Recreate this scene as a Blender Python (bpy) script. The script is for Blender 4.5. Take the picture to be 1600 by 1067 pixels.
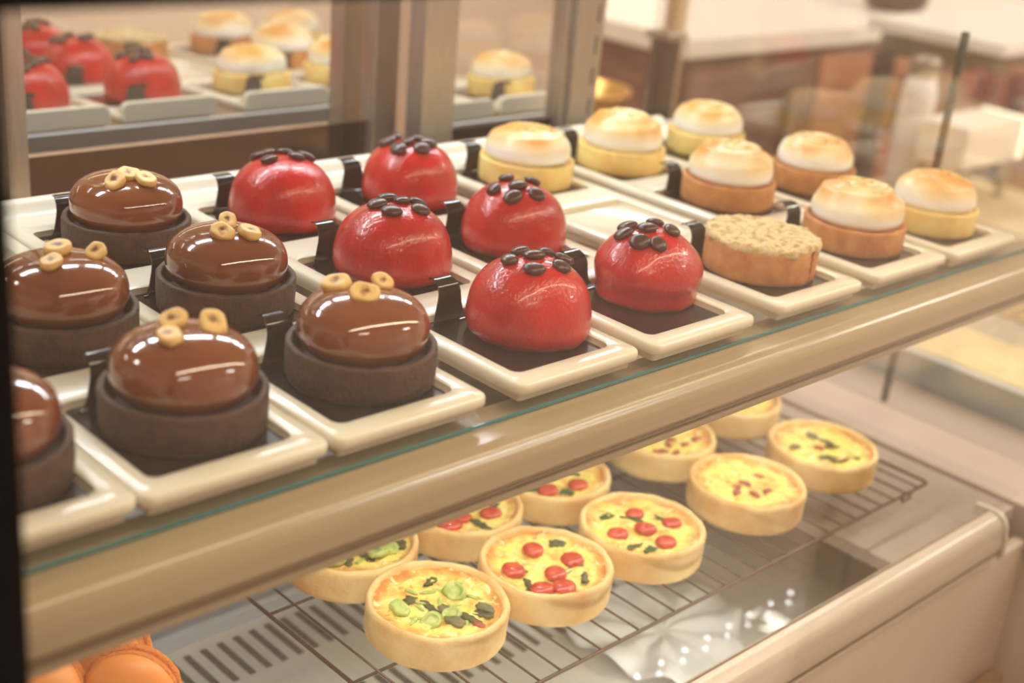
import bpy, bmesh, math, random
from mathutils import Vector, Matrix, noise

for o in list(bpy.data.objects):
    bpy.data.objects.remove(o)
S = bpy.context.scene
COL = S.collection
PI = math.pi

# ------------------------------------------------------------------ camera
cam_d = bpy.data.cameras.new('camera')
cam = bpy.data.objects.new('camera', cam_d)
COL.objects.link(cam)
YAW, PITCH, ROLL = .8016, .3879, .1060
fw = Vector((math.sin(YAW) * math.cos(PITCH), math.cos(YAW) * math.cos(PITCH), -math.sin(PITCH)))
r0 = fw.cross(Vector((0, 0, 1))).normalized()
u0 = r0.cross(fw)
rt = r0 * math.cos(ROLL) + u0 * math.sin(ROLL)
up = -r0 * math.sin(ROLL) + u0 * math.cos(ROLL)
M = Matrix((rt, up, -fw)).transposed().to_4x4()
M.translation = Vector((-.2565, -.4577, .3072))
cam.matrix_world = M
cam_d.sensor_width = 36
cam_d.lens = 2118.26 * 36 / 1600
cam_d.clip_start = .02
cam_d.clip_end = 50
cam_d.dof.use_dof = True
cam_d.dof.focus_distance = .81
cam_d.dof.aperture_fstop = 4.7
S.camera = cam

# ------------------------------------------------------------------ world, lights, exposure
S.view_settings.view_transform = 'Standard'
S.view_settings.look = 'None'
S.view_settings.exposure = -.68
S.view_settings.gamma = 1
S.view_settings.use_curve_mapping = False
S.cycles.max_bounces = 10
S.cycles.transparent_max_bounces = 16
S.cycles.caustics_reflective = False
S.cycles.caustics_refractive = False
S.cycles.sample_clamp_indirect = 6
W = bpy.data.worlds.new('world')
S.world = W
W.use_nodes = True
W.node_tree.nodes['Background'].inputs[0].default_value = (1, .86, .70, 1)
W.node_tree.nodes['Background'].inputs[1].default_value = .25


def area(name, loc, target, sx, sy, power, col):
    d = bpy.data.lights.new(name, 'AREA')
    d.shape = 'RECTANGLE'
    d.size, d.size_y = sx, sy
    d.energy = power
    d.color = col
    o = bpy.data.objects.new(name, d)
    COL.objects.link(o)
    o.location = loc
    dv = (Vector(target) - Vector(loc)).normalized()
    o.rotation_euler = dv.to_track_quat('-Z', 'Y').to_euler()
    return o


WARM = (1, .93, .845)
# the lamps of the display case (under its roof) and of the shop ceiling, plus one added floor fill
for k in range(6):
    area('case_lamp_rear', (.02 + k * .16, .425, .335), (.02 + k * .16, .28, 0), .118, .022, .95, (.90, .95, 1))
area('case_lamp_front', (.40, -.075, .315), (.40, .12, 0), 1.0, .014, 2.8, (1, .83, .59))
area('case_lamp_lower', (.40, .055, -.022), (.40, .085, -.2), .84, .02, 1.55, (1, .95, .88))
area('added_floor_fill', (.26, -.028, -.236), (.26, .10, -.32), .52, .012, .55, (1, .97, .92))  # added fill without a real fitting, brightens the cavity floor
for lx, ly, pw in ((-1.0, -1.6, 18), (1.9, -1.0, 46), (2.6, -1.8, 44), (-1.0, 1.5, 30), (.9, 1.5, 32), (2.8, 1.5, 36), (3.5, -.6, 60)):
    area('ceiling_lamp', (lx, ly, 1.75), (lx, ly, 0), .9, .25, pw, WARM)



# ------------------------------------------------------------------ materials
def lin(r, g, b):
    f = lambda c: (c / 255 / 12.92) if c <= 10.3 else ((c / 255 + .055) / 1.055) ** 2.4
    return (f(r), f(g), f(b), 1)


def mat(name, rgb, rough=.5, metal=0, coat=0, sss=0, sssr=(.01, .005, .003), spec=.5, rgb2=None, nscale=60, mix=1,
        bump=0, bscale=200, detail=4, aniso=None, lo=.35, hi=.65, emit=None, estr=0):
    m = bpy.data.materials.new(name)
    m.use_nodes = True
    nt = m.node_tree
    b = nt.nodes['Principled BSDF']
    c = lin(*rgb)
    b.inputs['Base Color'].default_value = c
    b.inputs['Roughness'].default_value = rough
    b.inputs['Metallic'].default_value = metal
    b.inputs['Specular IOR Level'].default_value = spec
    b.inputs['Coat Weight'].default_value = coat
    b.inputs['Coat Roughness'].default_value = .04
    if sss:
        b.inputs['Subsurface Weight'].default_value = sss
        b.inputs['Subsurface Radius'].default_value = sssr
        b.inputs['Subsurface Scale'].default_value = 1
    if emit:
        b.inputs['Emission Color'].default_value = lin(*emit)
        b.inputs['Emission Strength'].default_value = estr
    tc = nt.nodes.new('ShaderNodeTexCoord')
    vec = tc.outputs['Object']
    if aniso:
        mp = nt.nodes.new('ShaderNodeMapping')
        mp.inputs['Scale'].default_value = aniso
        nt.links.new(vec, mp.inputs['Vector'])
        vec = mp.outputs['Vector']
    oi = nt.nodes.new('ShaderNodeObjectInfo')
    ad = nt.nodes.new('ShaderNodeVectorMath')
    ad.operation = 'MULTIPLY_ADD'
    ad.inputs[1].default_value = (1, 1, 1)
    mul = nt.nodes.new('ShaderNodeMath')
    mul.operation = 'MULTIPLY'
    mul.inputs[1].default_value = 7
    nt.links.new(oi.outputs['Random'], mul.inputs[0])
    nt.links.new(vec, ad.inputs[0])
    nt.links.new(mul.outputs[0], ad.inputs[2])
    vec = ad.outputs[0]
    m['vec'] = 1
    if rgb2:
        n = nt.nodes.new('ShaderNodeTexNoise')
        n.inputs['Scale'].default_value = nscale
        n.inputs['Detail'].default_value = detail
        nt.links.new(vec, n.inputs['Vector'])
        rp = nt.nodes.new('ShaderNodeValToRGB')
        rp.color_ramp.elements[0].position = lo
        rp.color_ramp.elements[1].position = hi
        rp.color_ramp.elements[0].color = c
        c2 = lin(*rgb2)
        rp.color_ramp.elements[1].color = tuple(c[i] * (1 - mix) + c2[i] * mix for i in range(3)) + (1,)
        nt.links.new(n.outputs['Fac'], rp.inputs['Fac'])
        nt.links.new(rp.outputs['Color'], b.inputs['Base Color'])
    if bump:
        n2 = nt.nodes.new('ShaderNodeTexNoise')
        n2.inputs['Scale'].default_value = bscale
        n2.inputs['Detail'].default_value = 3
        nt.links.new(vec, n2.inputs['Vector'])
        bp = nt.nodes.new('ShaderNodeBump')
        bp.inputs['Strength'].default_value = bump
        bp.inputs['Distance'].default_value = .002
        nt.links.new(n2.outputs['Fac'], bp.inputs['Height'])
        nt.links.new(bp.outputs['Normal'], b.inputs['Normal'])
    del m['vec']
    return m


def glass_mat(name, tint=(1, 1, 1), f0=.04, extra=0.0, rough=.0):
    """thin clear glass: Schlick reflection over a clear, slightly tinted body"""
    m = bpy.data.materials.new(name)
    m.use_nodes = True
    nt = m.node_tree
    nt.nodes.clear()
    out = nt.nodes.new('ShaderNodeOutputMaterial')
    tr = nt.nodes.new('ShaderNodeBsdfTransparent')
    tr.inputs[0].default_value = (*tint, 1)
    gl = nt.nodes.new('ShaderNodeBsdfGlossy')
    gl.inputs['Roughness'].default_value = rough
    lw = nt.nodes.new('ShaderNodeLayerWeight')
    lw.inputs['Blend'].default_value = .5
    pw = nt.nodes.new('ShaderNodeMath')
    pw.operation = 'POWER'
    pw.inputs[1].default_value = 5
    nt.links.new(lw.outputs['Facing'], pw.inputs[0])
    ma = nt.nodes.new('ShaderNodeMath')
    ma.operation = 'MULTIPLY_ADD'
    ma.inputs[1].default_value = 1 - f0
    ma.inputs[2].default_value = f0 + extra
    nt.links.new(pw.outputs[0], ma.inputs[0])
    mx = nt.nodes.new('ShaderNodeMixShader')
    nt.links.new(ma.outputs[0], mx.inputs[0])
    nt.links.new(tr.outputs[0], mx.inputs[1])
    nt.links.new(gl.outputs[0], mx.inputs[2])
    nt.links.new(mx.outputs[0], out.inputs[0])
    return m


def toast_mat(name, base, toast, zlo, zhi, scale, power=1.0):
    """cream that is browned towards its top in soft uneven patches"""
    m = mat(name, base, rough=.35, sss=.15, sssr=(.004, .004, .0035), bump=.08, bscale=260)
    nt = m.node_tree
    b = nt.nodes['Principled BSDF']
    tc = nt.nodes['Texture Coordinate']
    sp = nt.nodes.new('ShaderNodeSeparateXYZ')
    nt.links.new(tc.outputs['Object'], sp.inputs[0])
    mr = nt.nodes.new('ShaderNodeMapRange')
    mr.inputs['From Min'].default_value = zlo
    mr.inputs['From Max'].default_value = zhi
    nt.links.new(sp.outputs['Z'], mr.inputs['Value'])
    n = nt.nodes.new('ShaderNodeTexNoise')
    n.inputs['Scale'].default_value = scale
    n.inputs['Detail'].default_value = 2
    addv = nt.nodes['Vector Math']
    nt.links.new(addv.outputs[0], n.inputs['Vector'])
    r2 = nt.nodes.new('ShaderNodeMapRange')
    r2.inputs['From Min'].default_value = .36
    r2.inputs['From Max'].default_value = .62
    nt.links.new(n.outputs['Fac'], r2.inputs['Value'])
    ml = nt.nodes.new('ShaderNodeMath')
    ml.operation = 'MULTIPLY'
    nt.links.new(mr.outputs[0], ml.inputs[0])
    md = nt.nodes.new('ShaderNodeMath')
    md.operation = 'MULTIPLY_ADD'
    md.inputs[1].default_value = .58
    md.inputs[2].default_value = .42
    nt.links.new(r2.outputs[0], md.inputs[0])
    nt.links.new(md.outputs[0], ml.inputs[1])
    rp = nt.nodes.new('ShaderNodeValToRGB')
    e = rp.color_ramp.elements
    e[0].position, e[1].position = 0.02, 1
    e[0].color, e[1].color = lin(*base), lin(*toast)
    k = e.new(.5)
    a, t = lin(*base), lin(250, 210, 128)
    k.color = tuple(.25 * a[i] + .75 * t[i] for i in range(3)) + (1,)
    nt.links.new(ml.outputs[0], rp.inputs[0])
    nt.links.new(rp.outputs[0], b.inputs['Base Color'])
    return m


def ring_mat(name, inner, outer, r_in, r_out, nscale, patch, rough=.5, bump=.5, bscale=220, lo=.5, hi=.7):
    """round food surface: inner colour, browner towards its rim, with patches"""
    m = mat(name, inner, rough=rough, bump=bump, bscale=bscale, rgb2=patch, nscale=nscale, lo=lo, hi=hi, spec=.5)
    nt = m.node_tree
    b = nt.nodes['Principled BSDF']
    rp = nt.nodes['Color Ramp']
    tc = nt.nodes['Texture Coordinate']
    sp = nt.nodes.new('ShaderNodeVectorMath')
    sp.operation = 'MULTIPLY'
    sp.inputs[1].default_value = (1, 1, 0)
    nt.links.new(tc.outputs['Object'], sp.inputs[0])
    ln = nt.nodes.new('ShaderNodeVectorMath')
    ln.operation = 'LENGTH'
    nt.links.new(sp.outputs[0], ln.inputs[0])
    n = nt.nodes.new('ShaderNodeTexNoise')
    n.inputs['Scale'].default_value = nscale * .6
    nt.links.new(nt.nodes['Vector Math'].outputs[0], n.inputs['Vector'])
    ad = nt.nodes.new('ShaderNodeMath')
    ad.operation = 'MULTIPLY_ADD'
    ad.inputs[1].default_value = (r_out - r_in) * 2.6
    nt.links.new(n.outputs['Fac'], ad.inputs[0])
    nt.links.new(ln.outputs['Value'], ad.inputs[2])
    mr = nt.nodes.new('ShaderNodeMapRange')
    off = (r_out - r_in) * 1.3
    mr.inputs['From Min'].default_value = r_in + off
    mr.inputs['From Max'].default_value = r_out + off
    nt.links.new(ad.outputs[0], mr.inputs['Value'])
    mx = nt.nodes.new('ShaderNodeMix')
    mx.data_type = 'RGBA'
    nt.links.new(mr.outputs[0], mx.inputs[0])
    nt.links.new(rp.outputs[0], mx.inputs[6])
    mx.inputs[7].default_value = lin(*outer)
    nt.links.new(mx.outputs[2], b.inputs['Base Color'])
    return m


MT = dict(
    tray=mat('white_melamine', (231, 221, 199), rough=.22, spec=.5),
    board=mat('black_board', (27, 21, 19), rough=.13, spec=.6),
    rail=mat('beige_rail', (172, 151, 118), rough=.22, spec=.5, rgb2=(166, 145, 112), nscale=8, aniso=(.3, 40, 40), bump=.03, bscale=40),
    railhazed=mat('hazed_rail', (222, 206, 186), rough=.22, spec=.5, rgb2=(216, 198, 176), nscale=8, aniso=(.3, 40, 40), bump=.03, bscale=40),  # lighter copy of the rail colour, glass haze painted in
    railseam=mat('brown_seam', (112, 84, 54), rough=.5),
    black=mat('black_frame', (7, 4, 3), rough=.6, spec=.15),
    alu=mat('brushed_aluminium', (188, 176, 160), rough=.34, metal=.75, rgb2=(170, 160, 146), nscale=40, aniso=(40, 40, 1)),
    aludark=mat('dark_channel', (84, 72, 62), rough=.5),
    steel=mat('stainless_steel', (176, 174, 172), rough=.28, metal=.9, rgb2=(150, 148, 146), nscale=25, aniso=(1, 30, 30)),
    steeldark=mat('vent_slot_dark', (104, 96, 88), rough=.6),
    glass=glass_mat('clear_glass', (.99, 1, .99)),
    sglass=glass_mat('shelf_glass', (.975, .985, .98)),
    eglass=glass_mat('end_glass', (.97, .98, .97), extra=.09),
    glassedge=mat('teal_glass_edge', (60, 128, 128), rough=.15),
    chocshell=mat('cocoa_pastry', (84, 54, 38), rough=.62, rgb2=(64, 41, 29), nscale=140, bump=.5, bscale=420),
    glaze=mat('chocolate_glaze', (134, 72, 34), rough=.12, coat=.8, spec=.5, rgb2=(118, 62, 30), nscale=24),
    nut=None,
    red=mat('red_glaze', (202, 30, 24), rough=.20, coat=.25, rgb2=(178, 18, 14), nscale=55, aniso=(1, 1, .6), sss=.10, bump=.30, bscale=520),
    bean=mat('dark_chocolate_drop', (70, 36, 26), rough=.30, bump=.1, bscale=500),
    crumb=mat('crumble_topping', (228, 206, 160), rough=.9, rgb2=(188, 146, 92), nscale=170, bump=.9, bscale=420, lo=.46, hi=.68),
    tartbrown=mat('baked_tart_shell', (210, 148, 86), rough=.6, rgb2=(190, 120, 62), nscale=90, bump=.25, bscale=350),
    tartpale=mat('pale_tart_shell', (246, 220, 138), rough=.55, rgb2=(238, 196, 112), nscale=60, bump=.2, bscale=350),
    curd=mat('lemon_curd', (244, 210, 120), rough=.3),
    mer_a=toast_mat('meringue_toasted', (254, 252, 246), (230, 164, 78), .025, .040, 26),
    zest=mat('lime_zest', (142, 160, 40), rough=.6),
    crust=mat('quiche_crust', (246, 216, 150), rough=.62, rgb2=(222, 166, 92), nscale=30, bump=.3, bscale=300, lo=.40, hi=.74),
    fill=ring_mat('egg_filling', (250, 226, 118), (216, 138, 58), .033, .042, 80, (228, 158, 66), lo=.50, hi=.72),
    tom=mat('tomato', (192, 54, 34), rough=.22, rgb2=(214, 92, 58), nscale=200, coat=.3),
    herb=mat('wilted_herb', (108, 112, 58), rough=.55, rgb2=(76, 70, 42), nscale=150),
    greens=mat('green_herb', (64, 98, 42), rough=.5),
    leek=mat('green_leek', (162, 186, 84), rough=.4, rgb2=(206, 212, 128), nscale=190),
    shroom=mat('mushroom_slice', (136, 124, 84), rough=.6, rgb2=(104, 106, 66), nscale=120),
    ham=mat('ham_piece', (186, 98, 68), rough=.5, rgb2=(158, 74, 56), nscale=150),
    wire=mat('rack_wire', (96, 76, 56), rough=.35, metal=.5),
    mac=mat('orange_macaron', (246, 164, 86), rough=.45, rgb2=(238, 148, 70), nscale=40),
    macfoot=mat('macaron_foot', (226, 136, 62), rough=.75, bump=.8, bscale=600),
    maccream=mat('macaron_cream', (214, 120, 60), rough=.5),
    led=None,
)


def led_mat(name, col, strength):
    m = bpy.data.materials.new(name)
    m.use_nodes = True
    b = m.node_tree.nodes['Principled BSDF']
    b.inputs['Base Color'].default_value = (.8, .8, .8, 1)
    b.inputs['Emission Color'].default_value = (*col, 1)
    b.inputs['Emission Strength'].default_value = strength
    return m


MT['led'] = led_mat('led_diode', (.90, .96, 1), 60)
MT['ledwarm'] = led_mat('warm_diode', (1, .76, .42), 40)
MT['nut'] = ring_mat('hazelnut_flesh', (126, 70, 30), (236, 196, 122), .0004, .0030, 420, (96, 50, 20), rough=.45, bump=.2)
def mottle(m, rgb, scale, lo, hi):
    nt = m.node_tree
    b = nt.nodes['Principled BSDF']
    src = b.inputs['Base Color'].links[0].from_socket
    n = nt.nodes.new('ShaderNodeTexNoise')
    n.inputs['Scale'].default_value = scale
    n.inputs['Detail'].default_value = 5
    n.inputs['Distortion'].default_value = 1.2
    nt.links.new(nt.nodes['Vector Math'].outputs[0], n.inputs['Vector'])
    mr = nt.nodes.new('ShaderNodeMapRange')
    mr.inputs['From Min'].default_value = lo
    mr.inputs['From Max'].default_value = hi
    nt.links.new(n.outputs['Fac'], mr.inputs['Value'])
    mx = nt.nodes.new('ShaderNodeMix')
    mx.data_type = 'RGBA'
    mx.inputs[7].default_value = lin(*rgb)
    nt.links.new(mr.outputs[0], mx.inputs[0])
    nt.links.new(src, mx.inputs[6])
    nt.links.new(mx.outputs[2], b.inputs['Base Color'])


mottle(MT['fill'], (246, 236, 168), 130, .54, .68)
mottle(MT['fill'], (196, 128, 62), 120, .60, .74)
MT['crumb'].node_tree.nodes['Principled BSDF'].inputs['Specular IOR Level'].default_value = .2


def mirror_mat():
    m = bpy.data.materials.new('mirror_glass')
    m.use_nodes = True
    nt = m.node_tree
    b = nt.nodes['Principled BSDF']
    b.inputs['Base Color'].default_value = (.86, .84, .81, 1)
    b.inputs['Metallic'].default_value = 1
    b.inputs['Roughness'].default_value = .0
    d = nt.nodes.new('ShaderNodeBsdfDiffuse')
    d.inputs[0].default_value = lin(196, 170, 140)
    mx = nt.nodes.new('ShaderNodeMixShader')
    mx.inputs[0].default_value = .10
    nt.links.new(b.outputs[0], mx.inputs[1])
    nt.links.new(d.outputs[0], mx.inputs[2])
    nt.links.new(mx.outputs[0], nt.nodes['Material Output'].inputs[0])
    return m


MT['mirror'] = mirror_mat()
MT['darkmirror'] = mat('darkened_mirror', (92, 74, 62), rough=.04, metal=.9)  # mirror colour darkened to paint in the dim reflection below the shelf


# ------------------------------------------------------------------ mesh helpers
def me(name, verts, faces, smooth=True):
    m = bpy.data.meshes.new(name)
    m.from_pydata([tuple(v) for v in verts], [], faces)
    bm = bmesh.new()
    bm.from_mesh(m)
    bmesh.ops.recalc_face_normals(bm, faces=bm.faces)
    bm.to_mesh(m)
    bm.free()
    m.polygons.foreach_set('use_smooth', [smooth] * len(m.polygons))
    return m


def obj(name, mesh, material=None, parent=None, loc=(0, 0, 0), rot=(0, 0, 0), scale=None):
    o = bpy.data.objects.new(name, mesh)
    COL.objects.link(o)
    if material and mesh and not mesh.materials:
        mesh.materials.append(material)
    o.location = loc
    o.rotation_euler = rot
    if scale:
        o.scale = scale
    if parent:
        o.parent = parent
    return o


def tag(o, label=None, cat=None, group=None, kind=None):
    if label: o['label'] = label
    if cat: o['category'] = cat
    if group: o['group'] = group
    if kind: o['kind'] = kind
    return o


def empty(name, loc, rz=0, label=None, cat=None, group=None):
    o = bpy.data.objects.new(name, None)
    o.empty_display_size = .01
    COL.objects.link(o)
    o.location = loc
    o.rotation_euler = (0, 0, rz)
    return tag(o, label, cat, group)


def lathe(name, prof, seg=64, disp=None, smooth=True):
    V, F = [], []
    rings = []
    for r, z in prof:
        if r < 1e-7:
            V.append((0, 0, z))
            rings.append([len(V) - 1])
        else:
            s = len(V)
            for k in range(seg):
                a = 2 * PI * k / seg
                V.append((r * math.cos(a), r * math.sin(a), z))
            rings.append(list(range(s, s + seg)))
    for A, B in zip(rings, rings[1:]):
        if len(A) == 1 and len(B) == 1:
            continue
        for k in range(seg):
            k2 = (k + 1) % seg
            if len(A) == 1:
                F.append((A[0], B[k], B[k2]))
            elif len(B) == 1:
                F.append((A[k], B[0], A[k2]))
            else:
                F.append((A[k], A[k2], B[k2], B[k]))
    if disp:
        V = [disp(Vector(v)) for v in V]
    return me(name, V, F, smooth)


def bevel_box(name, x0, x1, y0, y1, z0, z1, bev=.001, seg=2):
    bm = bmesh.new()
    bmesh.ops.create_cube(bm, size=1)
    for v in bm.verts:
        v.co = Vector(((x0 + x1) / 2 + v.co.x * (x1 - x0), (y0 + y1) / 2 + v.co.y * (y1 - y0), (z0 + z1) / 2 + v.co.z * (z1 - z0)))
    if bev:
        bmesh.ops.bevel(bm, geom=bm.edges[:], offset=bev, segments=seg, affect='EDGES', profile=.5)
    m = bpy.data.meshes.new(name)
    bm.to_mesh(m)
    bm.free()
    return m


def extrude_x(name, prof, x0, x1, smooth=False, caps=True):
    """closed yz outline swept along x"""
    n = len(prof)
    V = [(x0, y, z) for y, z in prof] + [(x1, y, z) for y, z in prof]
    F = [(k, (k + 1) % n, n + (k + 1) % n, n + k) for k in range(n)]
    if caps:
        F += [tuple(range(n - 1, -1, -1)), tuple(range(n, 2 * n))]
    m = me(name, V, F, False)
    if smooth:
        m.polygons.foreach_set('use_smooth', [p.area > 0 and len(p.vertices) == 4 for p in m.polygons])
        m.set_sharp_from_angle(angle=math.radians(32))
    return m


def tube(name, pts, r, seg=8):
    """round wire along a polyline"""
    V, F = [], []
    pts = [Vector(p) for p in pts]
    for i, p in enumerate(pts):
        if i == 0: d = pts[1] - p
        elif i == len(pts) - 1: d = p - pts[i - 1]
        else: d = (pts[i + 1] - p).normalized() + (p - pts[i - 1]).normalized()
        d.normalize()
        a = d.orthogonal().normalized() if abs(d.z) > .9 else d.cross(Vector((0, 0, 1))).normalized()
        b = d.cross(a)
        for k in range(seg):
            t = 2 * PI * k / seg
            V.append(p + a * (r * math.cos(t)) + b * (r * math.sin(t)))
    for i in range(len(pts) - 1):
        for k in range(seg):
            k2 = (k + 1) % seg
            F.append((i * seg + k, i * seg + k2, (i + 1) * seg + k2, (i + 1) * seg + k))
    F.append(tuple(range(seg)))
    F.append(tuple(range((len(pts) - 1) * seg, len(pts) * seg)))
    return me(name, V, F)


def rrect(x0, x1, y0, y1, r, n=6):
    P = []
    for cx, cy, a0 in ((x1 - r, y1 - r, 0), (x0 + r, y1 - r, PI / 2), (x0 + r, y0 + r, PI), (x1 - r, y0 + r, 1.5 * PI)):
        for k in range(n + 1):
            a = a0 + PI / 2 * k / n
            P.append((cx + r * math.cos(a), cy + r * math.sin(a)))
    return P


def nz(p, s, seed=0):
    return noise.noise(Vector((p[0] * s + seed * 13.7, p[1] * s - seed * 7.1, p[2] * s + seed * 3.3)))


def superdome(R, H, p=2.5, n=22, z0=0, under=0, rin=None):
    """profile from the bottom centre outwards and up to the top"""
    P = [(0, z0)]
    for k in range(n + 1):
        t = PI / 2 * k / n
        c, s = math.cos(t), math.sin(t)
        P.append((R * max(c, 0) ** (2 / p), z0 + H * max(s, 0) ** (2 / p)))
    P[-1] = (0, z0 + H)
    return P


# ------------------------------------------------------------------ the room
FZ, CZ = -.95, 1.80
RX0, RX1, RY0, RY1 = -2.2, 4.4, -2.8, 2.8
wallm = mat('room_wall', (222, 205, 192), rough=.8, rgb2=(214, 196, 182), nscale=2)
backm = mat('room_wall_back', (206, 182, 160), rough=.8, rgb2=(196, 170, 148), nscale=2)
floorm = mat('room_floor', (214, 197, 182), rough=.35, rgb2=(202, 183, 167), nscale=6, aniso=(1, 8, 1))
ceilm = mat('room_ceiling', (238, 230, 220), rough=.9)


def structure(name, mesh, m):
    return tag(obj(name, mesh, m), kind='structure')


structure('floor', bevel_box('floor', RX0, RX1, RY0, RY1, FZ - .1, FZ, 0), floorm)
structure('ceiling', bevel_box('ceiling', RX0, RX1, RY0, RY1, CZ, CZ + .1, 0), ceilm)
structure('wall_back', bevel_box('wall_back', RX0, RX1, RY1, RY1 + .1, FZ, CZ, 0), backm)
structure('wall_front', bevel_box('wall_front', RX0, RX1, RY0 - .1, RY0, FZ, CZ, 0), wallm)
structure('wall_left', bevel_box('wall_left', RX0 - .1, RX0, RY0, RY1, FZ, CZ, 0), wallm)
structure('wall_right', bevel_box('wall_right', RX1, RX1 + .1, RY0, RY1, FZ, CZ, 0), wallm)

# ------------------------------------------------------------------ display case
XL, XE = -.112, .84           # left post, right end glass
YG = -.11                     # front glass plane
ZL = -.22                     # lower glass shelf
CT = .345                     # under the roof
case = empty('display_case', (.36, .2, FZ), 0, 'glass fronted pastry display case with beige rails and black front frame', 'display case')


def cpart(name, mesh, m, **k):
    o = obj(name, mesh, m)
    o.parent = case
    o.matrix_parent_inverse = Matrix.Translation((-.36, -.2, -FZ))
    return o


cpart('front_glass', bevel_box('front_glass', XL, XE, YG + .011, YG + .017, -.60, CT, 0), MT['glass'])
cpart('end_glass', bevel_box('end_glass', XE, XE + .006, YG + .018, .45, -.20, CT, 0), MT['eglass'])
tag(cpart('green_reflection_bar', bevel_box('green_reflection_bar', XE + .0065, XE + .0125, .110, .116, -.20, .150, .001), mat('green_reflection', (38, 56, 48), rough=.2)), 'dark green bar standing in for a reflection in the glass')  # thin bar modelled in place of a dark reflection in the glass
tag(cpart('front_post', bevel_box('front_post', XL - .06, -.1000, YG, YG + .030, FZ, CT, .002), MT['black']), 'blurred black front post')
cpart('front_header', bevel_box('front_header', XL - .06, XE + .02, YG, YG + .030, .2390, CT, .002), MT['black'])
cpart('roof_panel', bevel_box('roof_panel', XL - .05, XE + .01, YG, .56, CT, CT + .02, 0), MT['alu'])


def rail_profile(y, z, h=.0350, ledge=.030):
    """bullnose rail outline: flat ledge, rounded nose, straight face, small return lip"""
    P = [(y + ledge, z - .010), (y + ledge, z - .0015), (y + .002, z - .0005)]
    for k in range(9):
        a = PI / 2 * k / 8
        P.append((y - .003 - .013 * math.sin(a), z - .0135 + .013 * math.cos(a) + 0))
    P += [(y - .0175, z - .020), (y - .0180, z - h + .006), (y - .0172, z - h + .0025), (y - .0150, z - h), (y - .005, z - h), (y - .003, z - .014)]
    return P


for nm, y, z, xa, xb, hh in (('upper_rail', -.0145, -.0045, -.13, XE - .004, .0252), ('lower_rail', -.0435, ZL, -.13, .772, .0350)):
    r = cpart(nm, extrude_x(nm, rail_profile(y, z, hh, ledge=.030 if z > -.1 else .0035), xa, xb, True), MT['rail' if z > -.1 else 'railhazed'])
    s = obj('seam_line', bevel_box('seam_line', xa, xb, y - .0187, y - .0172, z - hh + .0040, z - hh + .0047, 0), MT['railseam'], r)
    l = obj('lower_lip', bevel_box('lower_lip', xa, xb, y - .0176, y - .0068, z - hh - .0042, z - hh - .0001, .001), MT['rail' if z > -.1 else 'railhazed'], r)
tag(cpart('rail_end_cap', extrude_x('rail_end_cap', [(-.040 + (a + .040) * 1.12, ZL - .018 + (b - ZL + .018) * 1.12) for a, b in rail_profile(-.0435, ZL, .038, .012)], .7725, .777, True), MT['tray']), 'pale plastic cap on the end of the lower rail')
# upper shelf: glass with a teal front edge, aluminium rear edge
sh = empty('upper_glass_shelf', (.36, .2, -.006), 0, 'upper glass shelf with teal front edge carrying the white trays', 'shelf')


def spart(name, mesh, m, root):
    o = obj(name, mesh, m, root)
    o.location = -root.location
    return o


spart('shelf_glass', bevel_box('shelf_glass', -.13, XE - .003, -.0030, .394, -.0044, -.0004, 0), MT['sglass'], sh)
spart('front_edge', bevel_box('front_edge', -.13, XE - .003, -.0044, -.0031, -.0046, -.0029, 0), MT['glassedge'], sh)
spart('rear_edge', bevel_box('rear_edge', -.13, XE - .003, .3945, .402, -.0080, .0070, .0008), mat('grey_edge', (206, 206, 208), rough=.3, metal=.2), sh)
lo = empty('lower_glass_shelf', (.36, .2, ZL), 0, 'lower glass shelf carrying the wire rack of quiches', 'shelf')
spart('shelf_glass', bevel_box('shelf_glass', -.13, .832, -.0415, .40, ZL - .006, ZL, 0), MT['sglass'], lo)
spart('front_edge', bevel_box('front_edge', -.13, .775, -.0436, -.0422, ZL - .006, ZL, 0), MT['railseam'], lo)
# lower cavity: back, floor with vent slots, cabinet below
cpart('cavity_back', bevel_box('cavity_back', -.13, .80, .52, .53, -.42, -.02, 0), mat('brown_back', (120, 104, 92), rough=.4))
cpart('cavity_floor', bevel_box('cavity_floor', -.13, .838, -.04, .52, -.335, -.325, 0), mat('cavity_floor', (240, 236, 228), rough=.35, metal=.1))
vent = bmesh.new()
for row, (ya, yb) in enumerate(((.145, .19), (.245, .292))):
    for k in range(34):
        x = .10 + k * .0145
        bmesh.ops.create_cube(vent, size=1, matrix=Matrix.Translation((x, (ya + yb) / 2, -.3248)) @ Matrix.Diagonal((.0052, yb - ya, .0012, 1)))
vm = bpy.data.meshes.new('vent_slots')
vent.to_mesh(vm)
vent.free()
tag(cpart('vent_slots', vm, MT['steeldark']), 'dark ventilation slots in the floor below the lower shelf', kind='stuff')
cpart('floor_ledge', extrude_x('floor_ledge', [(.305, -.325), (.305, -.316), (.309, -.313), (.330, -.312), (.335, -.306), (.515, -.304), (.515, -.325)], -.13, .80), mat('bluish_steel', (196, 202, 212), rough=.25, metal=.35))
cabm = mat('cabinet_front', (232, 214, 194), rough=.5, rgb2=(224, 204, 182), nscale=5)
cpart('cabinet_front', bevel_box('cabinet_front', -.13, .838, -.056, -.044, FZ, -.266, .002), cabm)
cpart('cabinet_plinth', bevel_box('cabinet_plinth', -.13, .838, -.070, -.0565, FZ, -.40, .002), mat('cabinet_plinth', (184, 148, 108), rough=.5))
taupe = mat('taupe_worktop', (198, 178, 163), rough=.32, rgb2=(190, 169, 153), nscale=7)
cpart('deck_panel', bevel_box('deck_panel', .655, .838, -.038, .45, -.252, -.240, .001), taupe)
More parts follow.
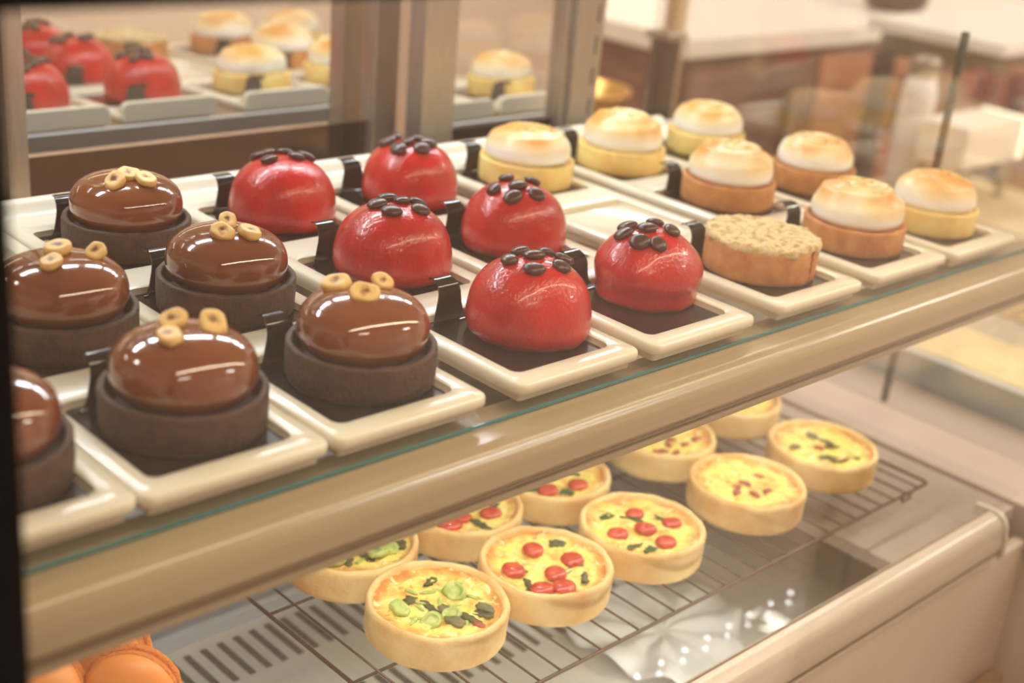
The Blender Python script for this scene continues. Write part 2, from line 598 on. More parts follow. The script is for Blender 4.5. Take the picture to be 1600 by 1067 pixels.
# LED strip under the upper shelf
stp = cpart('led_strip', bevel_box('led_strip', -.05, .83, .145, .155, -.0165, -.0125, 0), MT['alu'])
db = bmesh.new()
for k in range(26):
    bmesh.ops.create_icosphere(db, subdivisions=1, radius=.0022, matrix=Matrix.Translation((-.03 + k * .0338, .150, -.018)))
dm = bpy.data.meshes.new('diodes')
db.to_mesh(dm)
db.free()
dd = obj('diodes', dm, MT['led'], stp)
dd['kind'] = 'stuff'

# sliding mirror doors at the back of the case
def mirror_door(label, x0, x1, y, xl, xr, tilt=0):
    d = empty('sliding_mirror_door', ((x0 + x1) / 2, y - .0106, -.30), 0, label, 'door', 'sliding doors at the back of the case')
    cx = (x0 + x1) / 2
    d.rotation_euler = (-math.radians(1.9), 0, 0)
    def part(n, m, mt):
        o = obj(n, m, mt, d)
        o.location = (-cx, -y, .30)
        return o
    part('mirror_pane', bevel_box('mirror_pane', x0 + xl, x1 - xr, y, y + .004, .0125, .33, 0), MT['mirror'])
    tag(part('lower_pane', bevel_box('lower_pane', x0 + xl, x1 - xr, y, y + .004, -.29, .012, 0), MT['darkmirror']), 'lower part of the mirror with its dim reflection painted in')
    part('stile', bevel_box('stile', x0, x0 + xl, y - .010, y + .012, -.30, .34, .001), MT['alu'])
    part('stile', bevel_box('stile', x1 - xr, x1, y - .010, y + .012, -.30, .34, .001), MT['alu'])
    part('rail', bevel_box('rail', x0 + xl + .0005, x1 - xr - .0005, y - .008, y + .012, .3305, .34, 0), MT['alu'])
    part('rail', bevel_box('rail', x0 + xl + .0005, x1 - xr - .0005, y - .008, y + .012, -.30, -.2905, 0), MT['alu'])
    return d


mirror_door('wide sliding mirror door reflecting the red cakes, behind the chocolate cakes', .167, .537, .498, .017, .027)
mirror_door('narrow sliding mirror door behind the meringue tarts, standing nearer than its neighbour', .517, .700, .440, .038, .008)
mirror_door('sliding mirror door mostly hidden by the black front post', -.28, .150, .498, .02, .02)
# slotted upright
upr = cpart('slotted_upright', bevel_box('slotted_upright', .700, .737, .425, .450, -.30, CT, .0015), MT['alu'])
for k in range(9):
    obj('slot', bevel_box('slot', .7255, .7285, .4245, .4255, .015 + k * .030, .015 + k * .030 + .017, 0), MT['steeldark'], upr)
for k in range(4):
    obj('screw', lathe('screw', [(0, 0), (.0022, 0), (.0022, .001), (0, .0014)], 12), MT['alu'], upr, (.7265, .4255, .033 + k * .09 + .006), (PI / 2, 0, 0))

# ------------------------------------------------------------------ white trays
TW, TD = .100, .3815
POCKETS = [(-.0385, .0385, .0150 + k * .1195, .1035 + k * .1195) for k in range(3)]


def tray_mesh():
    bm = bmesh.new()
    def loop(P, z):
        return [bm.verts.new((x, y, z)) for x, y in P]
    def inset(i, r=.007):
        return rrect(-TW / 2 + i, TW / 2 - i, i, TD - i, max(r - i, .001))
    def bridge(A, B):
        n = len(A)
        for k in range(n):
            bm.faces.new((A[k], A[(k + 1) % n], B[(k + 1) % n], B[k]))
    def ring_edges(A):
        E = []
        for k in range(len(A)):
            v, w = A[k], A[(k + 1) % len(A)]
            E.append(bm.edges.get((v, w)) or bm.edges.new((v, w)))
        return E
    outer = [loop(inset(i), z) for i, z in ((.005, 0), (.0042, .0052), (.0008, .0055), (0, .0062), (0, .0098), (.0006, .0112), (.0018, .0120))]
    for A, B in zip(outer, outer[1:]):
        bridge(A, B)
    bm.faces.new(outer[0][::-1])
    E = ring_edges(outer[-1])
    inner = []
    for x0, x1, y0, y1 in POCKETS:
        L = []
        for i, z in ((-.0012, .0120), (0, .0113), (.0004, .0076), (.0008, .0070)):
            L.append(loop(rrect(x0 + i, x1 - i, y0 + i, y1 - i, .006), z))
        for A, B in zip(L, L[1:]):
            bridge(A, B)
        bm.faces.new(L[-1])
        E += ring_edges(L[0])
    top = bmesh.ops.triangle_fill(bm, edges=E, use_beauty=True, use_dissolve=False)
    flat = [f for f in top['geom'] if isinstance(f, bmesh.types.BMFace)]
    for f in bm.faces:
        f.smooth = True
    for f in flat:
        f.smooth = False
    bmesh.ops.recalc_face_normals(bm, faces=bm.faces)
    m = bpy.data.meshes.new('tray_body')
    bm.to_mesh(m)
    bm.free()
    m.set_sharp_from_angle(angle=math.radians(50))
    return m


def tray_back_mesh():
    """upright back of the tray with a hollowed inner face and rounded corners"""
    n = 28
    V, F = [], []
    prof = [(.352, .0118), (.362, .0126), (.3695, .0150), (.3730, .0195), (.3755, .0222), (.3795, .0226), (.3818, .0214), (.3830, .0050), (.3800, .0050)]
    w = .0478
    for i in range(n + 1):
        t = -1 + 2 * i / n
        x = w * math.sin(t * PI / 2)
        e = w - abs(x)
        s = 1 if e > .006 else .25 + .75 * math.sqrt(max(0, 1 - ((.006 - e) / .006) ** 2))
        for y, z in prof:
            V.append((x, y, .0112 + (z - .0112) * (s if z > .0112 else 1)))
    k = len(prof)
    for i in range(n):
        for j in range(k):
            j2 = (j + 1) % k
            F.append((i * k + j, i * k + j2, (i + 1) * k + j2, (i + 1) * k + j))
    F.append(tuple(range(k)))
    F.append(tuple(range(n * k, n * k + k)))
    m = me('tray_back', V, F)
    m.set_sharp_from_angle(angle=math.radians(50))
    return m


TRAY, TBACK = tray_mesh(), tray_back_mesh()
TR = [  # right edge x, front y, label
    (.0010, -.0003, 'white melamine tray under the half hidden chocolate cake beside the black post'),
    (.1006, -.0023, 'white melamine tray holding the two frontmost chocolate cakes by the corner'),
    (.2022, -.0028, 'white melamine tray holding three chocolate cakes next to the red cakes'),
    (.3222, -.0040, 'white melamine tray of red cakes standing beside the chocolate cakes'),
    (.4315, -.0060, 'white melamine tray of red cakes standing beside the crumble tart'),
    (.5585, -.0045, 'white melamine tray with an empty middle hollow behind the crumble tart'),
    (.6755, -.0035, 'white melamine tray of three meringue tarts next to the crumble tart'),
    (.7820, -.0055, 'white melamine tray of meringue tarts at the glass end of the shelf')]
TC = []
for x, y, lab in TR:
    t = empty('serving_tray', (x - TW / 2, y, .0002), 0, lab, 'tray', 'white trays on the upper shelf')
    obj('tray_body', TRAY, MT['tray'], t)
    obj('raised_back', TBACK, MT['tray'], t)
    TC.append((x - TW / 2, y))


# ------------------------------------------------------------------ cake boards with pull tabs
def board_mesh():
    P = rrect(-.0368, .0368, -.042, .042, .005)
    n = len(P)
    V = [(x, y, 0) for x, y in P] + [(x, y, .0011) for x, y in P]
    F = [(k, (k + 1) % n, n + (k + 1) % n, n + k) for k in range(n)] + [tuple(range(n - 1, -1, -1)), tuple(range(n, 2 * n))]
    return me('board_plate', V, F, False)


def tab_mesh():
    """strip that rises from the rear edge of the board and curls over backwards"""
    path = []
    for k in range(7):                       # up-turn
        a = PI / 2 * k / 6
        path.append((.036 + .006 * math.sin(a), .0012 + .006 * (1 - math.cos(a)), 1.12 + .75 * (1 - k / 6) ** 1.6))
    path.append((.0423, .0108, 1.03))
    path.append((.0424, .0140, .96))
    for k in range(1, 10):                   # curl over
        a = math.radians(132) * k / 9
        path.append((.0424 + .0084 * (1 - math.cos(a)), .0155 + .0084 * math.sin(a), .93 - .46 * (k / 9) ** 1.6))
    w0, th = .0092, .0009
    V, F = [], []
    m = 6
    for i, (y, z, s) in enumerate(path):
        a, b = path[max(i - 1, 0)], path[min(i + 1, len(path) - 1)]
        t = Vector((0, b[0] - a[0], b[1] - a[1])).normalized()
        nrm = Vector((0, -t.z, t.y))
        for side in (0, 1):
            for k in range(m + 1):
                x = -w0 * s + 2 * w0 * s * k / m
                q = Vector((x, y, z)) + nrm * (th * side)
                V.append(q)
    r = 2 * (m + 1)
    for i in range(len(path) - 1):
        for k in range(m):
            for side in (0, 1):
                o = side * (m + 1)
                F.append((i * r + o + k, i * r + o + k + 1, (i + 1) * r + o + k + 1, (i + 1) * r + o + k))
        for k in (0, m):
            F.append((i * r + k, i * r + m + 1 + k, (i + 1) * r + m + 1 + k, (i + 1) * r + k))
    for i in (0, len(path) - 1):
        for k in range(m):
            F.append((i * r + k, i * r + k + 1, i * r + m + 2 + k, i * r + m + 1 + k))
    me_ = me('pull_tab', V, F)
    me_.set_sharp_from_angle(angle=math.radians(60))
    return me_


BOARD, TAB = board_mesh(), tab_mesh()
WHAT = {}


def cake_board(tray, row, what, skip=False):
    cx, ty = TC[tray]
    b = empty('cake_board', (cx, ty + .0595 + row * .1195, .0073), 0, 'black curled tab board under the ' + what, 'cake board', 'black boards in the tray hollows')
    obj('board_plate', BOARD, MT['board'], b)
    obj('pull_tab', TAB, MT['board'], b, (-.0125, 0, 0))
    return b


PZ = .0085        # top of a board in its hollow

# ------------------------------------------------------------------ chocolate cakes
def shell_disp(seed, amp=.0004):
    return lambda v: v + Vector((v.x, v.y, 0)).normalized() * (amp * nz(v, 160, seed)) + Vector((0, 0, amp * .8 * nz(v, 120, seed + 5))) if v.length > 1e-6 else v


def tart_profile(R, h, wall=.0045, depth=.004, ch=.0008):
    return [(0, 0), (R * .9, 0), (R - .0008, .0002), (R - .0003, .0015), (R, h * .5), (R, h - .0012), (R - ch, h - .0002), (R - wall * .5, h),
            (R - wall + ch, h - .0003), (R - wall, h - depth), (R * .55, h - depth), (0, h - depth)]


def refine(P, step=.0022):
    O = [P[0]]
    for a, b in zip(P, P[1:]):
        d = math.hypot(b[0] - a[0], b[1] - a[1])
        n = max(1, int(d / step))
        for k in range(1, n + 1):
            O.append((a[0] + (b[0] - a[0]) * k / n, a[1] + (b[1] - a[1]) * k / n))
    return O


CHSHELL = [lathe('chocolate_tart_shell', refine(tart_profile(.0403, .0205, depth=.0120)), 96, shell_disp(s, .0005)) for s in (1, 2, 3)]


def pebble_profile(R, H, p=2.35, n=26):
    P = []
    for k in range(n + 1):
        t = -PI / 2 + PI * k / n
        c, s = math.cos(t), math.sin(t)
        P.append((R * max(c, 0) ** (2 / p), H / 2 + H / 2 * math.copysign(abs(s) ** (2 / p), s)))
    P[0], P[-1] = (0, P[0][1]), (0, P[-1][1])
    return P


MOUSSE = [lathe('glazed_mousse', pebble_profile(.0352, .0395), 96, lambda v, s=s: v * (1 + .010 * nz(v, 30, s))) for s in (1, 2, 3)]
MZ = .0086
NUT = lathe('hazelnut_half', [(0, -.0002), (.0010, -.0001), (.0020, 0), (.0034, .0001), (.0050, .0001), (.0061, 0), (.0065, -.0004), (.0067, -.0014), (.0068, -.0028), (.0056, -.0042), (.0036, -.0060), (0, -.0068)], 28,
            lambda v: Vector((v.x * (1.06 + .08 * nz(v, 90, 6)), v.y * (.88 - .10 * (v.y > 0)) * 1, v.z)) + Vector((nz(v, 140, 1), nz(v, 140, 2), .35 * nz(v, 200, 5))) * .0013)
CAMV = Vector((-.55, -.70, .46))
choc = [  # tray, row, x, y, nuts (dx, dy, face tilt towards the viewer, spin), label
    (0, 0, -.0438, .0600, [(-12, 9, .6, 1.0), (8, 12, .5, 2.0), (-6, -8, .8, .2)], 'glossy chocolate mousse tart cut off by the black post'),
    (1, 0, .0576, .0604, [(-1.6, 7.8, .95, .3), (-12.5, -7.3, -.1, 1.2), (13.5, -3.7, 1.0, 2.2)], 'glossy chocolate mousse tart at the very front, three hazelnut halves on top'),
    (1, 1, .0554, .1800, [(.5, 3.5, .15, .6), (-11, -12.4, .1, 1.9), (16.8, -6.9, 1.1, .4)], 'glossy chocolate mousse tart with hazelnuts behind the frontmost one, at the black post'),
    (2, 0, .1642, .0596, [(-7.9, 14.9, .6, .2), (-6.5, -7.6, .9, 1.4), (14.1, 2.9, 1.0, 2.4)], 'glossy chocolate mousse tart with hazelnuts beside the frontmost red cake'),
    (2, 1, .1578, .1800, [(1.5, 2.8, 1.0, .8), (-10.2, -10.2, .75, 1.2), (5.3, -15.8, -.2, .1)], 'glossy chocolate mousse tart in the middle of its row, two nuts touching'),
    (2, 2, .1602, .3000, [(-15.3, -13, .9, .5), (-3.9, -9, .5, 1.4), (3.3, -19.2, .2, 2.3)], 'glossy chocolate mousse tart rearmost by the mirror door, hazelnuts on top'),
]
def mousse_z(r, R=.0352, H=.0395, p=2.35):
    return H / 2 + H / 2 * max(0, 1 - (r / R) ** p) ** (1 / p)


for i, (t, row, x, y, nuts, lab) in enumerate(choc):
    c = empty('chocolate_cake', (x, y, PZ), 0, lab, 'cake', 'chocolate mousse tarts with hazelnuts')
    obj('tart_shell', CHSHELL[i % 3], MT['chocshell'], c, rot=(0, 0, i * 1.3))
    g = obj('glazed_mousse', MOUSSE[i % 3], MT['glaze'], c, (0, 0, MZ), (0, 0, i * 2.1))
    for dx, dy, tl, sp in nuts:
        dx, dy = dx / 1000, dy / 1000
        z = MZ + mousse_z(math.hypot(dx, dy))
        nrm = Vector((dx * 14, dy * 14, 1)).normalized()
        d = (nrm + CAMV * tl * .9).normalized()
        q = d.to_track_quat('Z', 'Y') @ Vector((0, 0, 1)).to_track_quat('Z', 'Y').inverted()
        lift = .0046 if tl < .3 else .0040
        n = obj('hazelnut_half', NUT, MT['nut'], c, (dx, dy, z + lift))
        n.rotation_mode = 'QUATERNION'
        from mathutils import Quaternion
        n.rotation_quaternion = d.to_track_quat('Z', 'Y') @ Quaternion((0, 0, 1), sp * 2.2)
        s = 1.04 + .12 * ((i * 7 + int(sp * 10)) % 3 - 1)
        n.scale = (s, s, s)
    cake_board(t, row, ('half hidden chocolate cake at the black post', 'frontmost chocolate cake', 'chocolate cake behind the frontmost one', 'chocolate cake beside the frontmost red cake', 'middle chocolate cake of its row', 'rearmost chocolate cake')[i])

# ------------------------------------------------------------------ red cakes
def red_mesh(seed, R, H):
    P = [(0, 0)]
    n = 40
    prof = [(.92, 0), (.97, .03), (1.0, .10), (1.0, .22), (.99, .34), (.965, .46), (.92, .58), (.85, .69), (.755, .785), (.64, .865), (.50, .93), (.34, .972), (.17, .994), (0, 1)]
    P += [(r * R, z * H) for r, z in prof]
    P = refine(P, .0016)
    # soften the corners of the polyline
    for _ in range(5):
        P = [P[0]] + [((P[k - 1][0] + 2 * P[k][0] + P[k + 1][0]) / 4, (P[k - 1][1] + 2 * P[k][1] + P[k + 1][1]) / 4) if P[k][1] > .0004 else P[k] for k in range(1, len(P) - 1)] + [(0, P[-1][1])]
    def d(v):
        a = math.atan2(v.y, v.x)
        h = v.z / H
        k = .030 * nz((math.cos(a), math.sin(a), h * .8), 1.3, seed) * (1.1 if h < .8 else .6)
        k += .010 * nz((math.cos(a), math.sin(a), h), 3.1, seed + 9)
        foot = .035 * max(0, 1 - h / .10) * (nz((math.cos(a), math.sin(a), 0), 2.5, seed + 4) + .2)
        return Vector((v.x * (1 + k + foot), v.y * (1 + k + foot), v.z * (1 + .02 * nz((v.x, v.y, 0), 40, seed))))
    return lathe('red_glazed_body', P, 96, d)


BEAN = lathe('chocolate_drop', [(0, -.0013), (.0028, -.0013), (.0048, -.0008), (.0056, .0002), (.0050, .0014), (.0036, .0022), (.0018, .0026), (0, .0026)], 24,
             lambda v: Vector((v.x, v.y * .84, v.z)))
reds = [
    (3, 0, .2894, .0594, .0378, .0455, 2, [(-14.4, 7.2), (.5, 13.7), (.1, .9), (15.6, 6.1), (20.6, -4.8), (-12, -11.7), (6.2, -16.6)], 'red glazed dome cake with chocolate drops, frontmost beside the chocolate tarts'),
    (3, 1, .2829, .1800, .0392, .0450, 5, [(-11.4, 5.3), (-11.2, -9.4), (2.6, 12.4), (6.5, 1.6), (19.5, .9), (9.1, -14.7)], 'red glazed dome cake with faint vertical streaks, middle of its tray'),
    (3, 2, .2805, .3000, .0372, .0455, 7, [(-9.3, 19.1), (-1.7, 17), (8.5, 11.6), (-13.5, -1.2), (7.4, -4.7), (19.6, .2)], 'red glazed dome cake rearmost behind the chocolate tarts'),
    (4, 0, .4018, .0646, .0352, .0455, 11, [(-7.3, 16.2), (-18.5, 9.3), (-4.9, 1.1), (10.2, 7.5), (7.8, -9.3), (-20.4, -6.7), (-13.2, -16.3)], 'red glazed cake bulging above a waist, beside the crumble tart'),
    (4, 1, .3916, .1800, .0370, .0455, 13, [(1.1, 13.4), (-19.3, 4.3), (-5.6, -5.8), (14.1, -.3), (-17.6, -13.6), (-.6, -20)], 'red glazed dome cake in the middle of the tray next to the empty hollow'),
    (4, 2, .3961, .3000, .0364, .0455, 17, [(-14.7, 12.3), (-3.3, 16.6), (-7.4, -3.4), (4.7, -1.5), (7.5, -10.2), (-18.7, -6.3), (-4.2, -16.8)], 'pinkish red glazed dome cake rearmost beside the meringue tarts'),
]
for i, (t, row, x, y, R, H, seed, beans, lab) in enumerate(reds):
    c = empty('red_cake', (x, y, PZ), 0, lab, 'cake', 'red glazed cakes with chocolate drops')
    m = red_mesh(seed, R, H)
    if i == 3:     # the bulging one: widest above, drawn in lower down
        for v in m.vertices:
            h = v.co.z / H
            k = 1 + .055 * math.exp(-((h - .52) / .20) ** 2) - .045 * math.exp(-((h - .16) / .12) ** 2)
            v.co.x *= k
            v.co.y *= k
    body = obj('red_glazed_body', m, MT['red'], c)
    bmt = bmesh.new()
    bmt.from_mesh(m)
    from mathutils.bvhtree import BVHTree
    bvh = BVHTree.FromBMesh(bmt)
    rnd = random.Random(seed)
    for dx, dy in beans:
        dx, dy = dx / 1000 * .95, dy / 1000 * .95
        hit = bvh.ray_cast(Vector((dx, dy, .2)), Vector((0, 0, -1)))
        if hit[0] is None:
            continue
        nr = hit[1] if hit[1].z > 0 else -hit[1]
        b = obj('chocolate_drop', BEAN, MT['bean'], c, hit[0] + nr * .0010)
        b.rotation_mode = 'QUATERNION'
        b.rotation_quaternion = nr.to_track_quat('Z', 'Y') @ Quaternion((0, 0, 1), rnd.uniform(0, 3.1)) @ Quaternion((1, 0, 0), rnd.uniform(-.15, .15))
        s = rnd.uniform(1.12, 1.32)
        b.scale = (s, s, s)
    bmt.free()
    cake_board(t, row, ('frontmost red cake', 'streaked red cake', 'rearmost red cake near the chocolate cakes', 'bulging red cake', 'red cake next to the empty hollow', 'pinkish rearmost red cake')[i])

# ------------------------------------------------------------------ tarts: crumble and meringue
def crumble_mesh(R, z0, seed):
    P = refine([(0, z0 - .004), (R * .9, z0 - .004), (R + .0004, z0 - .003), (R + .0012, z0), (R + .0002, z0 + .0020), (R * .9, z0 + .0032), (R * .6, z0 + .0040), (0, z0 + .0042)], .0013)
    def d(v):
        q = .5 * abs(nz(v, 110, seed)) + .6 * nz(v, 260, seed + 2) + .35 * nz(v, 600, seed + 3)
        if v.z > z0 - .001:
            v = v + Vector((0, 0, .0024 * q + .0026 * nz(v, 55, seed + 7)))
        rr = math.hypot(v.x, v.y)
        if rr > R * .8:
            k = 1 + .045 * nz(v, 100, seed + 4) + .02 * nz(v, 330, seed + 6)
            dz = .0020 * nz(v, 100, seed + 8) if v.z < z0 else 0
            v = Vector((v.x * k, v.y * k, v.z + dz))
        return v
    return lathe('crumble_topping', P, 110, d)


c = empty('crumble_tart', (.5180, .0589, PZ), 0, 'round baked tart with a pale rough crumble top', 'tart')
obj('tart_shell', lathe('tart_shell', refine(tart_profile(.0400, .0235, depth=.002)), 96, shell_disp(21, .0006)), MT['tartbrown'], c)
obj('crumble_topping', crumble_mesh(.0395, .0245, 3), MT['crumb'], c)
# the split that runs down its side
V, F = [], []
ang = math.radians(-84)
for k in range(13):
    z = .0025 + .0215 * k / 12
    a = ang + .020 * math.sin(k * 2.3) + .03 * nz((0, 0, z), 300, 3)
    w = .010 + .006 * math.sin(k * 1.7)
    for s in (-1, 1):
        for rr in (.0392, .04045):
            V.append((rr * math.cos(a + s * w), rr * math.sin(a + s * w), z))
    if k:
        b = (k - 1) * 4
        F += [(b + 1, b + 3, b + 7, b + 5), (b, b + 1, b + 5, b + 4), (b + 2, b + 3, b + 7, b + 6)]
obj('crack', me('crack', V, F, False), mat('crack_brown', (140, 80, 34), rough=.9), c)
cake_board(5, 0, 'crumble topped tart')

def meringue_mesh(seed, R, H, spiral, flat):
    P = refine([(R * a, H * b) for a, b in ((0, .0), (.80, 0), (.94, .06), (.99, .18), (1.0, .33), (.98, .48), (.93, .62), (.84, .75), (.70, .86), (.50, .94), (.27, .98), (0, 1.0))], .0011)
    for _ in range(6):
        P = [P[0]] + [((P[k - 1][0] + 2 * P[k][0] + P[k + 1][0]) / 4, (P[k - 1][1] + 2 * P[k][1] + P[k + 1][1]) / 4) if P[k][1] > .0005 else P[k] for k in range(1, len(P) - 1)] + [(0, P[-1][1])]
    def d(v):
        rr = math.hypot(v.x, v.y)
        a = math.atan2(v.y, v.x)
        h = v.z / H
        k = 1 + .018 * nz(v, 45, seed)
        z = v.z
        if h > .30:
            turn = (rr / R * 3.2 + a / (2 * PI) + seed * .37) % 1.0
            ridge = (1 - abs(2 * turn - 1)) ** 1.6 if turn < .5 else (1 - (turn - .5) * 2) ** 2.2
            f = min(1, (h - .30) / .25)
            z += spiral * (ridge - .4) * f
            k += spiral * 9 * (ridge - .4) * f
        if rr < R * .3:
            z -= flat * (1 - rr / (R * .3))
        return Vector((v.x * k, v.y * k, z))
    return lathe('meringue', P, 120, d)


def zest_mesh(seed, R, base, n=16):
    rnd = random.Random(seed)
    b0 = bmesh.new()
    b0.from_mesh(base)
    tree = BVHTree.FromBMesh(b0)
    b0.free()
    bm = bmesh.new()
    for _ in range(n):
        r = R * .62 * math.sqrt(rnd.random())
        a = rnd.uniform(0, 2 * PI)
        z = tree.ray_cast(Vector((r * math.cos(a), r * math.sin(a), .2)), Vector((0, 0, -1)))[0].z + .0003
        s = rnd.uniform(.0006, .0013)
        mtx = Matrix.Translation((r * math.cos(a), r * math.sin(a), z)) @ Matrix.Rotation(rnd.uniform(0, 3), 4, 'Z') @ Matrix.Rotation(rnd.uniform(-.6, .6), 4, 'X') @ Matrix.Diagonal((s * 2.4, s, s * .8, 1))
        bmesh.ops.create_icosphere(bm, subdivisions=1, radius=.6, matrix=mtx)
    m = bpy.data.meshes.new('lime_zest')
    bm.to_mesh(m)
    bm.free()
    return m


PSHELL = [lathe('tart_shell', refine(tart_profile(.0385, .0205, wall=.0036, depth=.0025)), 96, shell_disp(s + 30, .0004)) for s in (1, 2)]
mers = [
    (5, 2, .5194, .2985, .0390, 'p', 1, .0008, 0, 18, 'meringue tart alone behind the empty hollow, smooth top with green zest'),
    (6, 0, .6379, .0597, .0386, 'b', 2, .0028, .001, 14, 'meringue tart with swirled toasted top and browned shell, beside the crumble tart'),
    (6, 1, .6379, .1811, .0384, 'b', 3, .0024, 0, 10, 'meringue tart with swirled top, middle one of its row of three'),
    (6, 2, .6326, .2957, .0383, 'p', 4, .0018, .001, 12, 'meringue tart with ringed golden top, rearmost next to the slotted upright'),
    (7, 0, .7430, .0535, .0360, 'p', 5, .0008, 0, 6, 'meringue tart nearest the glass end, smooth pale dome'),
    (7, 1, .7500, .1750, .0362, 'b', 6, .0012, .001, 12, 'meringue tart with an amber toasted band, in the middle beside the end glass'),
    (7, 2, .7560, .3000, .0360, 'p', 7, .0008, 0, 8, 'meringue tart rearmost beside the end glass, white side and tan top'),
]
for i, (t, row, x, y, R, tone, seed, spi, fl, nzst, lab) in enumerate(mers):
    c = empty('meringue_tart', (x, y, PZ), 0, lab, 'tart', 'toasted meringue tarts')
    k = R / .0385
    obj('tart_shell', PSHELL[i % 2], MT['tartbrown' if tone == 'b' else 'tartpale'], c, rot=(0, 0, i), scale=(k, k, 1)) if False else None
    sm = PSHELL[i % 2].copy()
    sm.materials.clear()
    obj('tart_shell', sm, MT['tartbrown' if tone == 'b' else 'tartpale'], c, rot=(0, 0, i), scale=(k, k, 1))
    rm, hm = R * .905, (.0275 if spi < .0015 else .0305)
    ztop = .0182
    m = meringue_mesh(seed, rm, hm, spi, fl)
    for v in m.vertices:
        v.co.z += ztop
    ms = obj('meringue', m, MT['mer_a'], c, rot=(0, 0, 1.2 * i))
    z = obj('lime_zest', zest_mesh(seed, rm, m, nzst + 6), MT['zest'], c, rot=(0, 0, 1.2 * i))
    z['kind'] = 'stuff'
    cake_board(t, row, ('meringue tart behind the empty hollow', 'swirled meringue tart beside the crumble tart', 'middle meringue tart of the row of three', 'meringue tart at the slotted upright', 'meringue tart nearest the glass end', 'middle meringue tart at the end glass', 'rearmost meringue tart at the end glass')[i])

# ------------------------------------------------------------------ wire rack and quiches on the lower shelf
RZ = ZL + .0115
rk = empty('cooling_rack', (.47, .12, ZL), 0, 'thin brown wire cooling rack under the quiches on the lower shelf', 'cooling rack')


def rpart(n, m):
    o = obj(n, m, MT['wire'], rk)
    o.location = -rk.location
    return o


rx0, rx1, ry0, ry1 = .185, .752, .006, .262
rr = .004
pts = [(x, y, RZ - .0016) for x, y in rrect(rx0, rx1, ry0, ry1, rr, 4)]
rpart('rack_frame', tube('rack_frame', pts + [pts[0], pts[1]], .0014))
nw = 30
wm = None
for k in range(1, nw):
    x = rx0 + (rx1 - rx0) * k / nw
    if wm is None:
        wm = tube('rack_wire', [(0, ry0, 0), (0, ry1, 0)], .00085, 6)
    o = obj('rack_wire', wm, MT['wire'], rk)
    o.location = Vector((x, 0, RZ + .0001)) - rk.location
for y in (.075, .165):
    rpart('cross_wire', tube('cross_wire', [(rx0, y, RZ - .0022), (rx1, y, RZ - .0022)], .0011, 6))
for x in (rx0 + .03, rx1 - .03):
    for y in (ry0 + .002, ry1 - .002):
        rpart('rack_foot', tube('rack_foot', [(x - .006, y, RZ - .002), (x - .006, y, ZL + .0012), (x + .006, y, ZL + .0012), (x + .006, y, RZ - .002)], .0011, 6))

QR, QH = .0468, .0255


def crust_mesh(seed):
    R, h = QR, QH
    P = refine([(0, 0), (R - .004, 0), (R - .0015, .0008), (R - .0004, .003), (R, h * .5), (R + .0002, h - .003), (R - .0008, h - .0008), (R - .0024, h), (R - .0040, h - .0008),
                (R - .0052, h - .0030), (R - .0054, h - .0065), (R - .010, h - .0070), (0, h - .0070)], .0022)
    def d(v):
        a = math.atan2(v.y, v.x)
        c_, s_ = math.cos(a), math.sin(a)
        k = 1 + .008 * nz((c_, s_, v.z * 30), 1.7, seed)
        dz = .0016 * nz((c_, s_, 0), 2.6, seed + 3) + .0006 * nz((c_, s_, 0), 8, seed + 5) if v.z > h * .7 else 0
        return Vector((v.x * k, v.y * k, v.z + dz)) + Vector((v.x, v.y, 0)) * (.004 * nz(v, 140, seed))
    return lathe('pastry_crust', P, 96, d)


def filling_mesh(seed):
    R = QR - .0048
    P = refine([(0, 0), (R * .5, 0), (R * .85, .0006), (R, .0016)], .0013)
    def d(v):
        return v + Vector((0, 0, .0020 * nz(v, 90, seed) + .0011 * nz(v, 220, seed + 2)))
    m = lathe('egg_filling', P, 90, d)
    return m


CR = [crust_mesh(s) for s in (1, 2, 3, 4)]
FI = [filling_mesh(s) for s in (1, 2, 3, 4)]
TOM = lathe('tomato_half', [(0, -.001), (.0050, -.001), (.0064, -.0004), (.0068, .0008), (.0058, .0022), (.0036, .0029), (0, .0032)], 24, lambda v: v + Vector((nz(v, 200, 3), nz(v, 200, 4), 0)) * .0006)


def leaf_mesh(seed, L=.012, w=.0035):
    rnd = random.Random(seed)
    V, F = [], []
    n = 9
    for i in range(n):
        t = i / (n - 1)
        ww = w * math.sin(PI * min(1, t * .92 + .06)) ** .8 * (1 + .35 * math.sin(i * 2.4 + seed))
        x = (t - .5) * L
        yb = .0022 * math.sin(t * 4 + seed)
        for s, zz in ((-1, .0010), (0, .0002), (1, .0012)):
            V.append((x, yb + s * ww, zz + .0010 * math.sin(3 * t + s + seed)))
    for s in range(3):
        pass
    nb = len(V)
    V += [(x, y, z - .0007) for x, y, z in V]
    for i in range(n - 1):
        for s in range(2):
            a = i * 3 + s
            F.append((a, a + 1, a + 4, a + 3))
            F.append((nb + a, nb + a + 3, nb + a + 4, nb + a + 1))
        F.append((i * 3, i * 3 + 3, nb + i * 3 + 3, nb + i * 3))
        F.append((i * 3 + 2, nb + i * 3 + 2, nb + i * 3 + 5, i * 3 + 5))
    F.append((0, nb, nb + 1, 1)); F.append((1, nb + 1, nb + 2, 2))
    e = (n - 1) * 3
    F.append((e, e + 1, nb + e + 1, nb + e)); F.append((e + 1, e + 2, nb + e + 2, nb + e + 1))
    return me('herb_leaf', V, F)


LEAF = [leaf_mesh(s, L, w) for s, L, w in ((1, .017, .0022), (2, .013, .0040), (3, .021, .0016), (4, .011, .0034))]


